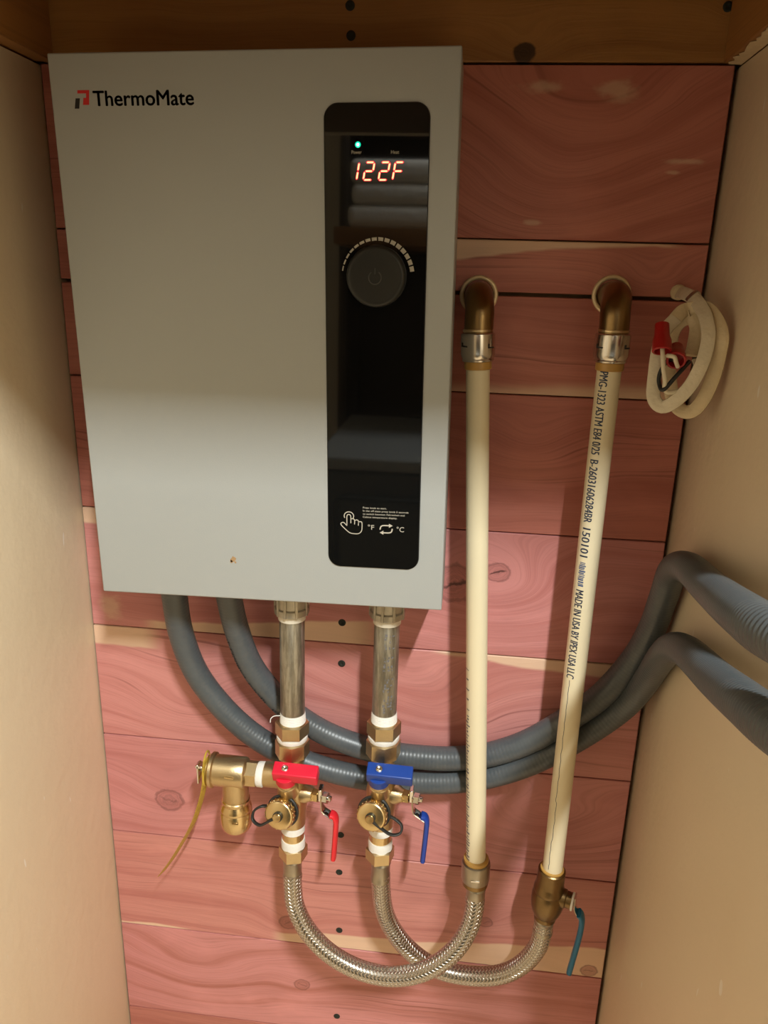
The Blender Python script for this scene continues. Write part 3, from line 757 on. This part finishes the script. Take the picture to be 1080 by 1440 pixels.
# ================================================================== CREAM SUPPLY PIPES
def supply(idx):
    top = (Vector((.4086, -.0440, -.2260)), Vector((.5246, -.0440, -.2225)))[idx]
    bot = (Vector((.4427, -.0500, -.7950)), Vector((.5240, -.0500, -.7960)))[idx]
    hole = (Vector((.4072, 0, -.1905)), Vector((.5268, 0, -.1868)))[idx]
    t = thing('supply_pipe', ('plain cream plastic pipe running down beside the heater to the push-fit coupling', 'cream plastic pipe with navy printed lettering running down to the shutoff valve')[idx], 'pipe', bot)
    d = (bot - top).normalized(); L = (bot - top).length
    tube = obj('tube', MB().lathe(top, d, [(.0106, 0), (.0106, L)], 40), 'cpvc', t)
    # elbow out of the wall, then a steel push-fit collar and an amber release ring
    e = MB().sweep([hole + Vector((0, .008, 0)), hole + Vector((0, -.014, .0005)), hole + Vector((0, -.028, -.001)), Vector((top.x, top.y + .003, hole.z - .011)), top + Vector((0, 0, .012)), top + d * .004], .0128, 36, .0015)
    el = obj('elbow', e, 'brass_dark', t)
    c = top - d * .0090
    e2 = MB().lathe(c, d, [(.0128, 0), (.0134, .0006), (.0134, .0022), (.0126, .003)], 36)
    obj('elbow_lip', e2, 'brass', el)
    col = MB().lathe(top - d * .0045, d, [(.0138, -.001), (.0150, 0), (.0152, .0010), (.0152, .0170), (.0146, .0200), (.0138, .0212), (.0138, .0212), (.0142, .0222), (.0138, .0235), (.0116, .0240)], 44)
    cl = obj('push_fit_collar', col, 'steel', t)
    sl = MB()
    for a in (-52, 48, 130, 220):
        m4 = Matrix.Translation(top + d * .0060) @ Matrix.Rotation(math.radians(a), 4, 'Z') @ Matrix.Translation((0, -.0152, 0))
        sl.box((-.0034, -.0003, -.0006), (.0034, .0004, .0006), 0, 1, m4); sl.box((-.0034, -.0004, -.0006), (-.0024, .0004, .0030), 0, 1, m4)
    obj('collar_slot', sl, 'black', cl)  # raised black bars: slot shade put into colour, with the dark gripper inside
    obj('release_ring', MB().lathe(top + d * .0190, d, [(.0110, 0), (.0122, .0006), (.0122, .0066), (.0112, .0074)], 36), 'amber', t)
    rg = MB().torus(hole + Vector((0, -.0010, .001)), (0, -1, 0), .0156, .0021, 56, 12)
    obj('wall_ring', rg, plain('pale_brass', (.86, .70, .44), .35, .35, .05, 80), t)
    return t, tube, top, bot, d
s1, tube1, top1, bot1, d1 = supply(0)
s2, tube2, top2, bot2, d2 = supply(1)
def on_pipe(top, d, z): return top + d * ((z - top.z) / d.z)
ANG = math.radians(-33)
for s, z0, z1, hh in (('S', -.2400, -.2440, .0070), ('3/4', -.2435, -.2505, .0045), ('PMG-1323 ASTM E84 0/25', -.2490, -.3225, .0068), ('B-26031606284BR', -.3275, -.3865, .0068), ('150101', -.3920, -.4200, .0068), ('MADE IN USA BY IPEX USA LLC', -.4535, -.5465, .0068)):
    pm = MB()
    for ox, oy in (((0, 0), (.0002, 0), (-.0002, 0)) if len(s) > 3 else ((0, 0),)):
        q = pipe_print(text_bm(s, abs(z1 - z0), hh * 1.2), on_pipe(top2, d2, z0 + ox), d2, .0106, ANG); b = len(pm.v); pm.v += q.v
        for f in q.f: pm.face([b + i for i in f], smooth=False)
    obj('printed_line', pm, 'ink', tube2)
def bar_bm(rects):
    bm = bmesh.new()
    for (x0, x1, y0, y1) in rects:
        v = [bm.verts.new(q) for q in ((x0, y0, 0), (x1, y0, 0), (x1, y1, 0), (x0, y1, 0))]; bm.faces.new(v)
    return bm
random.seed(21)
rc = []; q = 0.0
while q < .0245:
    wd = random.uniform(.0006, .0016); a = random.uniform(0, .0012); rc.append((q, q + wd, a, .0068 - random.uniform(0, .0012))); q += wd + random.uniform(.0004, .0010)
obj('printed_bars', pipe_print(bar_bm(rc), on_pipe(top2, d2, -.4255), d2, .0106, ANG), plain('blue_ink', (.05, .09, .22), .6, 0, .2, 300), tube2)
lm = MB(); prev = None
for k in range(90):                               # the slightly shaky ruled line below the lettering
    z = -.5485 - k * (.226 / 89); a = ANG + math.radians(2.5 * math.sin(k * .9) * random.uniform(0, 1) + (4 if 55 < k < 75 else 0)); p = on_pipe(top2, d2, z); b = len(lm.v); wd = .022
    for e in (-wd, wd):
        for r in (.01055, .01073): lm.v.append(p + Vector((math.sin(a + e), -math.cos(a + e), 0)) * r)
    if prev is not None:
        for c0, c1 in ((0, 1), (1, 3), (3, 2), (2, 0)): lm.face((prev + c0, prev + c1, b + c1, b + c0), smooth=False)
    prev = b
obj('ruled_line', lm, 'ink', tube2)
# broken, edge-on print on the left pipe (not legible)
random.seed(8); lm = MB()
for k in range(62):
    z = -.548 - k * .00372; p = on_pipe(top1, d1, z); a = math.radians(-60) + random.uniform(-.10, .10); wd = random.uniform(.10, .30); hh = random.uniform(.0006, .0022)
    if k < 14 and k % 3: continue
    for e0 in range(4):
        ea, eb = a - wd + e0 * wd / 2, a - wd + (e0 + 1) * wd / 2
        pts = [p + Vector((math.sin(e), -math.cos(e), 0)) * .01068 + Vector((0, 0, q)) for e, q in ((ea, 0), (eb, 0), (eb, hh), (ea, hh))]
        lm.poly(pts, (math.sin(ea), -math.cos(ea), 0), .0001)
obj('faded_print', lm, 'ink_gray', tube1)

# push-fit coupling at the foot of the plain pipe
cp = thing('push_fit_coupling', 'short steel push-fit coupling joining the plain cream pipe to its hose', 'coupling', (.4438, -.0505, -.822))
b0 = Vector((.4420, -.0500, -.7755)); dd = Vector((.02, -.01, -1)).normalized()
obj('release_ring', MB().lathe(b0, dd, [(.0112, 0), (.0134, .0004), (.0136, .0030), (.0128, .006)], 36), 'amber', cp)
obj('collar', MB().lathe(b0 + dd * .0045, dd, [(.0136, 0), (.0152, .0008), (.0156, .003), (.0156, .0215), (.0150, .0235)], 44), 'steel_dull', cp)
obj('lower_collar', MB().lathe(b0 + dd * .0278, dd, [(.0142, -.001), (.0142, .0058), (.0120, .0085)], 40), 'brass_dark', cp)
obj('collar_slot', MB().box((-.0045, -.0005, -.0007), (.0045, .0004, .0007), 0, 1, Matrix.Translation(b0 + dd * .0185 + Vector((-.0005, -.0156, 0)))), 'chrome', cp)

# shutoff valve at the foot of the printed pipe
bv = thing('shutoff_valve', 'dark brass push-fit shutoff valve with teal-blue lever near the floor', 'valve', (.5218, -.05, -.853))
v0 = Vector((.5238, -.0500, -.7775)); vd = Vector((-.03, 0, -1)).normalized()
obj('release_ring', MB().lathe(v0, vd, [(.0108, .001), (.0126, .0014), (.0126, .0050)], 36), 'amber', bv)
vb = MB().lathe(v0 + vd * .003, vd, [(.0134, 0), (.0146, .0010), (.0148, .0180), (.0152, .0200), (.0166, .0250), (.0168, .0270), (.0160, .0290), (.0174, .0330), (.0178, .0420), (.0172, .0480), (.0156, .0545), (.0130, .0600), (.0118, .0615), (.0118, .0660)], 44)
vs = v0 + vd * .0350; sdv = Vector((.95, -.30, -.04)).normalized()
vb.lathe(vs, sdv, [(.0100, .008), (.0100, .0185), (.0088, .0195), (.0088, .0250)], 32)
vbo = obj('body', vb, 'brass_aged', bv)
obj('stem_washer', MB().lathe(vs + sdv * .0250, sdv, [(.0088, 0), (.0098, .0004), (.0098, .0020), (.0086, .0024)], 32), 'tape', bv)
lv = MB().sweep([vs + sdv * .0285 + Vector((0, 0, .0085)), vs + sdv * .0285 + Vector((.0008, 0, -.006)), vs + sdv * .0285 + Vector((.0040, -.001, -.0130)), vs + sdv * .0285 + Vector((.0080, -.002, -.0190))], .001, 12, .001, flat=(.0105, .0022), up=(0.3, .95, 0))
ar = obj('lever_arm', lv, 'chrome', bv)
q = vs + sdv * .0285
gp = MB().sweep([q + Vector((.0052, -.002, -.0115)), q + Vector((.0085, -.002, -.0165)), q + Vector((.0098, -.002, -.0260)), q + Vector((.0088, -.002, -.0450)), q + Vector((.0058, -.002, -.0720)), q + Vector((.0032, -.002, -.0935))], .001, 14, .0012, flat=(.0125, .0062), up=(.25, .97, 0))
obj('lever_grip', gp, 'teal_grip', ar)

# ================================================================== GREY FLEXIBLE CONDUITS
def rib(L): return .0130 + (.00006 + .00030 * min(1, max(0, (L - .72) / .12))) * math.sin(2 * PI * L / .0042)
ca = [(.1185, -.055, -.4705), (.1182, -.050, -.490), (.1178, -.038, -.5380), (.1274, -.029, -.5860), (.1485, -.0235, -.6258), (.1796, -.022, -.6596), (.2155, -.0215, -.6834), (.2558, -.0215, -.6985), (.2960, -.0215, -.7072), (.3400, -.0215, -.7098), (.3833, -.0215, -.7068), (.4143, -.0215, -.7022), (.4486, -.0215, -.6925), (.4875, -.022, -.6736), (.5242, -.0225, -.6476), (.5600, -.024, -.6150), (.5830, -.029, -.5850), (.5940, -.045, -.5490), (.5950, -.075, -.5100), (.5915, -.116, -.4770), (.5880, -.1672, -.4540), (.5784, -.2624, -.4257), (.5673, -.3392, -.3983), (.5640, -.400, -.380), (.580, -.460, -.370), (.640, -.500, -.365), (.760, -.480, -.362), (.830, -.420, -.360), (.850, -.385, -.360)]
cb = [(.1755, -.055, -.4695), (.1752, -.050, -.487), (.1782, -.038, -.5290), (.1882, -.029, -.5720), (.2070, -.0235, -.6055), (.2337, -.022, -.6337), (.2677, -.0215, -.6553), (.3073, -.0215, -.6690), (.3429, -.0215, -.6748), (.3819, -.0215, -.6758), (.4127, -.0215, -.6735), (.4467, -.0215, -.6655), (.4853, -.022, -.6464), (.5213, -.0225, -.6176), (.5569, -.024, -.5821), (.5830, -.0275, -.5376), (.5935, -.040, -.4951), (.5945, -.060, -.4527), (.5925, -.085, -.4160), (.5905, -.130, -.3965), (.5832, -.2112, -.3815), (.5605, -.3344, -.3471), (.5560, -.3950, -.3320), (.575, -.455, -.322), (.640, -.490, -.315), (.760, -.475, -.312), (.830, -.420, -.310), (.850, -.385, -.310)]
for pts, lab in ((ca, 'grey ribbed flexible conduit sweeping lowest under the heater, the outer of two'), (cb, 'grey ribbed flexible conduit with printed marks, the inner and upper of two')):
    o = tag(obj('flexible_conduit', MB().sweep(pts, rib, 26, .0007), 'conduit'), lab, 'conduit', 'grey conduits under the heater')
    if pts is cb:
        random.seed(4); pm = MB()
        P = resample([Vector(p) for p in pts], .003)
        for k in range(22, 72):                    # small broken print along the jacket (not legible)
            if k in (40, 41, 52, 53, 54): continue
            p, tn = P[k], (P[k + 1] - P[k - 1]).normalized()
            out = Vector((-.62, -.78, 0)); out = (out - tn * out.dot(tn)).normalized(); sd_ = tn.cross(out)
            for e in (-1, 0, 1):
                if random.random() < .4: continue
                c = p + out * .01335 + sd_ * (e * .0012)
                c -= out * (.0013 - math.sqrt(max(0, .01335 ** 2 - (e * .0012) ** 2)) * 0) * 0
                pts4 = [c + sd_ * a + tn * b for a, b in ((-.0005, -.0009), (.0005, -.0009), (.0005, .0009), (-.0005, .0009))]
                pm.poly(pts4, out, .00012)
        obj('faded_print', pm, 'black', o)

# ================================================================== COILED CABLE BY THE RIGHT PANEL
cc = thing('coiled_cable', 'coil of cream flat electrical cable with red wire connectors in the corner', 'cable', (.585, 0, -.19))
fr = [(.5846, .006, -.1817), (.5838, -.012, -.1817), (.5825, -.030, -.1820), (.5841, -.060, -.1862), (.5873, -.080, -.1961), (.5892, -.092, -.2092), (.5886, -.097, -.2215), (.5855, -.100, -.2358), (.5791, -.100, -.2525), (.5695, -.097, -.2660), (.5612, -.092, -.2712), (.5548, -.088, -.2639), (.5544, -.084, -.2452), (.5556, -.080, -.2254), (.5600, -.075, -.2113), (.5683, -.070, -.2017)]
bk = [(.5683, -.070, -.2017), (.5740, -.066, -.1960), (.5808, -.064, -.1938), (.5905, -.073, -.1930), (.5965, -.086, -.2019), (.5995, -.094, -.2138), (.5995, -.094, -.2276), (.5985, -.092, -.2449), (.5950, -.088, -.2629), (.5895, -.083, -.2745), (.5820, -.078, -.2760), (.5750, -.072, -.2680), (.5705, -.066, -.2480), (.5690, -.062, -.2290), (.5700, -.061, -.2130), (.5746, -.063, -.2040), (.5810, -.067, -.2000)]
inn = [(.5810, -.067, -.2000), (.5850, -.071, -.2078), (.5838, -.076, -.2218), (.5818, -.080, -.2300)]
obj('front_loop', MB().sweep(fr, .001, 16, .002, flat=(.0038, .0110), up=(-.25, -.9, .1)), 'cable', cc)
obj('back_loop', MB().sweep(bk, .001, 16, .002, flat=(.0038, .0116), up=(-.35, -.9, .1)), 'cable_y', cc)
obj('inner_loop', MB().sweep(inn, .001, 16, .002, flat=(.0046, .0100), up=(-.35, -.9, .1)), 'cable_y', cc)
obj('cable_band', MB().sweep([(.5843, -.050, -.1840), (.5846, -.056, -.1852)], .001, 16, .001, flat=(.0060, .0122), up=(-.25, -.9, .1)), 'steel_dull', cc)
obj('wall_grommet', MB().lathe((.5846, .004, -.1817), (0, -1, 0), [(.0066, 0), (.0068, .008), (.0052, .010), (.0042, .010)], 28), 'cable_y', cc)
for (a, b) in (((.5539, -.088, -.2051), (.5538, -.100, -.2262)), ((.5690, -.082, -.2240), (.5655, -.101, -.2330))):
    a, b = Vector(a), Vector(b); d = (b - a).normalized(); L = (b - a).length
    c = obj('wire_connector', MB().lathe(a, d, [(.0040, 0), (.0056, .0008), (.0060, L * .45), (.0074, L * .62), (.0078, L * .97), (.0072, L), (.0060, L), (.0050, L - .006)], 14, caps=True), 'nut_red', cc)
obj('white_wire', MB().sweep([(.5538, -.094, -.2150), (.5545, -.1015, -.2290), (.5560, -.103, -.2390), (.5587, -.102, -.2485), (.5600, -.098, -.2559)], .0018, 12, .001), 'wire_w', cc)
obj('black_wire', MB().sweep([(.5655, -.098, -.2320), (.5603, -.094, -.2341), (.5565, -.092, -.2442), (.5566, -.094, -.2525), (.5590, -.100, -.2562), (.5670, -.100, -.2456), (.5779, -.094, -.2334)], .0017, 12, .001), 'rubber', cc)
obj('white_wire', MB().sweep([(.5582, -.100, -.2291), (.5628, -.104, -.2296), (.5650, -.103, -.2335), (.5676, -.100, -.2377)], .0017, 12, .001), 'wire_w', cc)
obj('white_wire', MB().sweep([(.5600, -.098, -.2559), (.5640, -.097, -.2585), (.5733, -.096, -.2567), (.5813, -.092, -.2497), (.5851, -.088, -.2398), (.5840, -.084, -.2330)], .0020, 12, .001), 'wire_w', cc)

# ================================================================== BEHIND THE CAMERA: what the black glass mirrors
wa = thing('washing_machine', 'grey front-load washing machine standing across the room from the closet', 'washer', (.32, -1.65, RF))
obj('cabinet', MB().box((.03, -1.95, RF), (.63, -1.36, -.66), .012, 3), 'dark_enamel', wa)
obj('worktop', MB().box((.022, -1.96, -.658), (.638, -1.345, -.622), .010, 3), 'white_enamel', wa)
obj('front_door', MB().box((.075, -1.358, -1.22), (.585, -1.340, -.725), .03, 4), 'dark_enamel', wa)
sh = thing('shelf_with_added_panels', 'brown shelf with added dark panels behind the washing machine, darkening the mirrored room', 'shelf', (.45, -2.2, RF))
obj('added_dark_panel', MB().box((-.045, -2.44, RF), (1.10, -2.40, .95), .004, 2), 'darkwood', sh)  # added panel, keeps the reflection in the black glass dark
obj('board', MB().box((.02, -2.395, -.10), (.98, -1.62, -.055), .004, 2), 'shelfwood', sh)
obj('board', MB().box((-.01, -2.395, .30), (1.08, -2.05, .335), .004, 2), 'darkwood', sh)
for x0 in (.985, -.042): obj('added_side_panel', MB().box((x0, -2.395, RF), (x0 + .03, -2.08, .95), .004, 2), 'darkwood', sh)
for k, (x0, x1, z0, z1) in enumerate(((.05, .30, -.0545, .005), (.06, .31, .0055, .060), (.055, .29, .0605, .120))):
    tag(obj('folded_towel', MB().box((x0, -1.98, z0), (x1, -1.66, z1), .022, 4), 'linen'), ('lowest folded white towel of the pile on the brown shelf', 'middle folded white towel of the pile on the brown shelf', 'topmost folded white towel of the pile on the brown shelf')[k], 'towel', 'towels on the shelf')
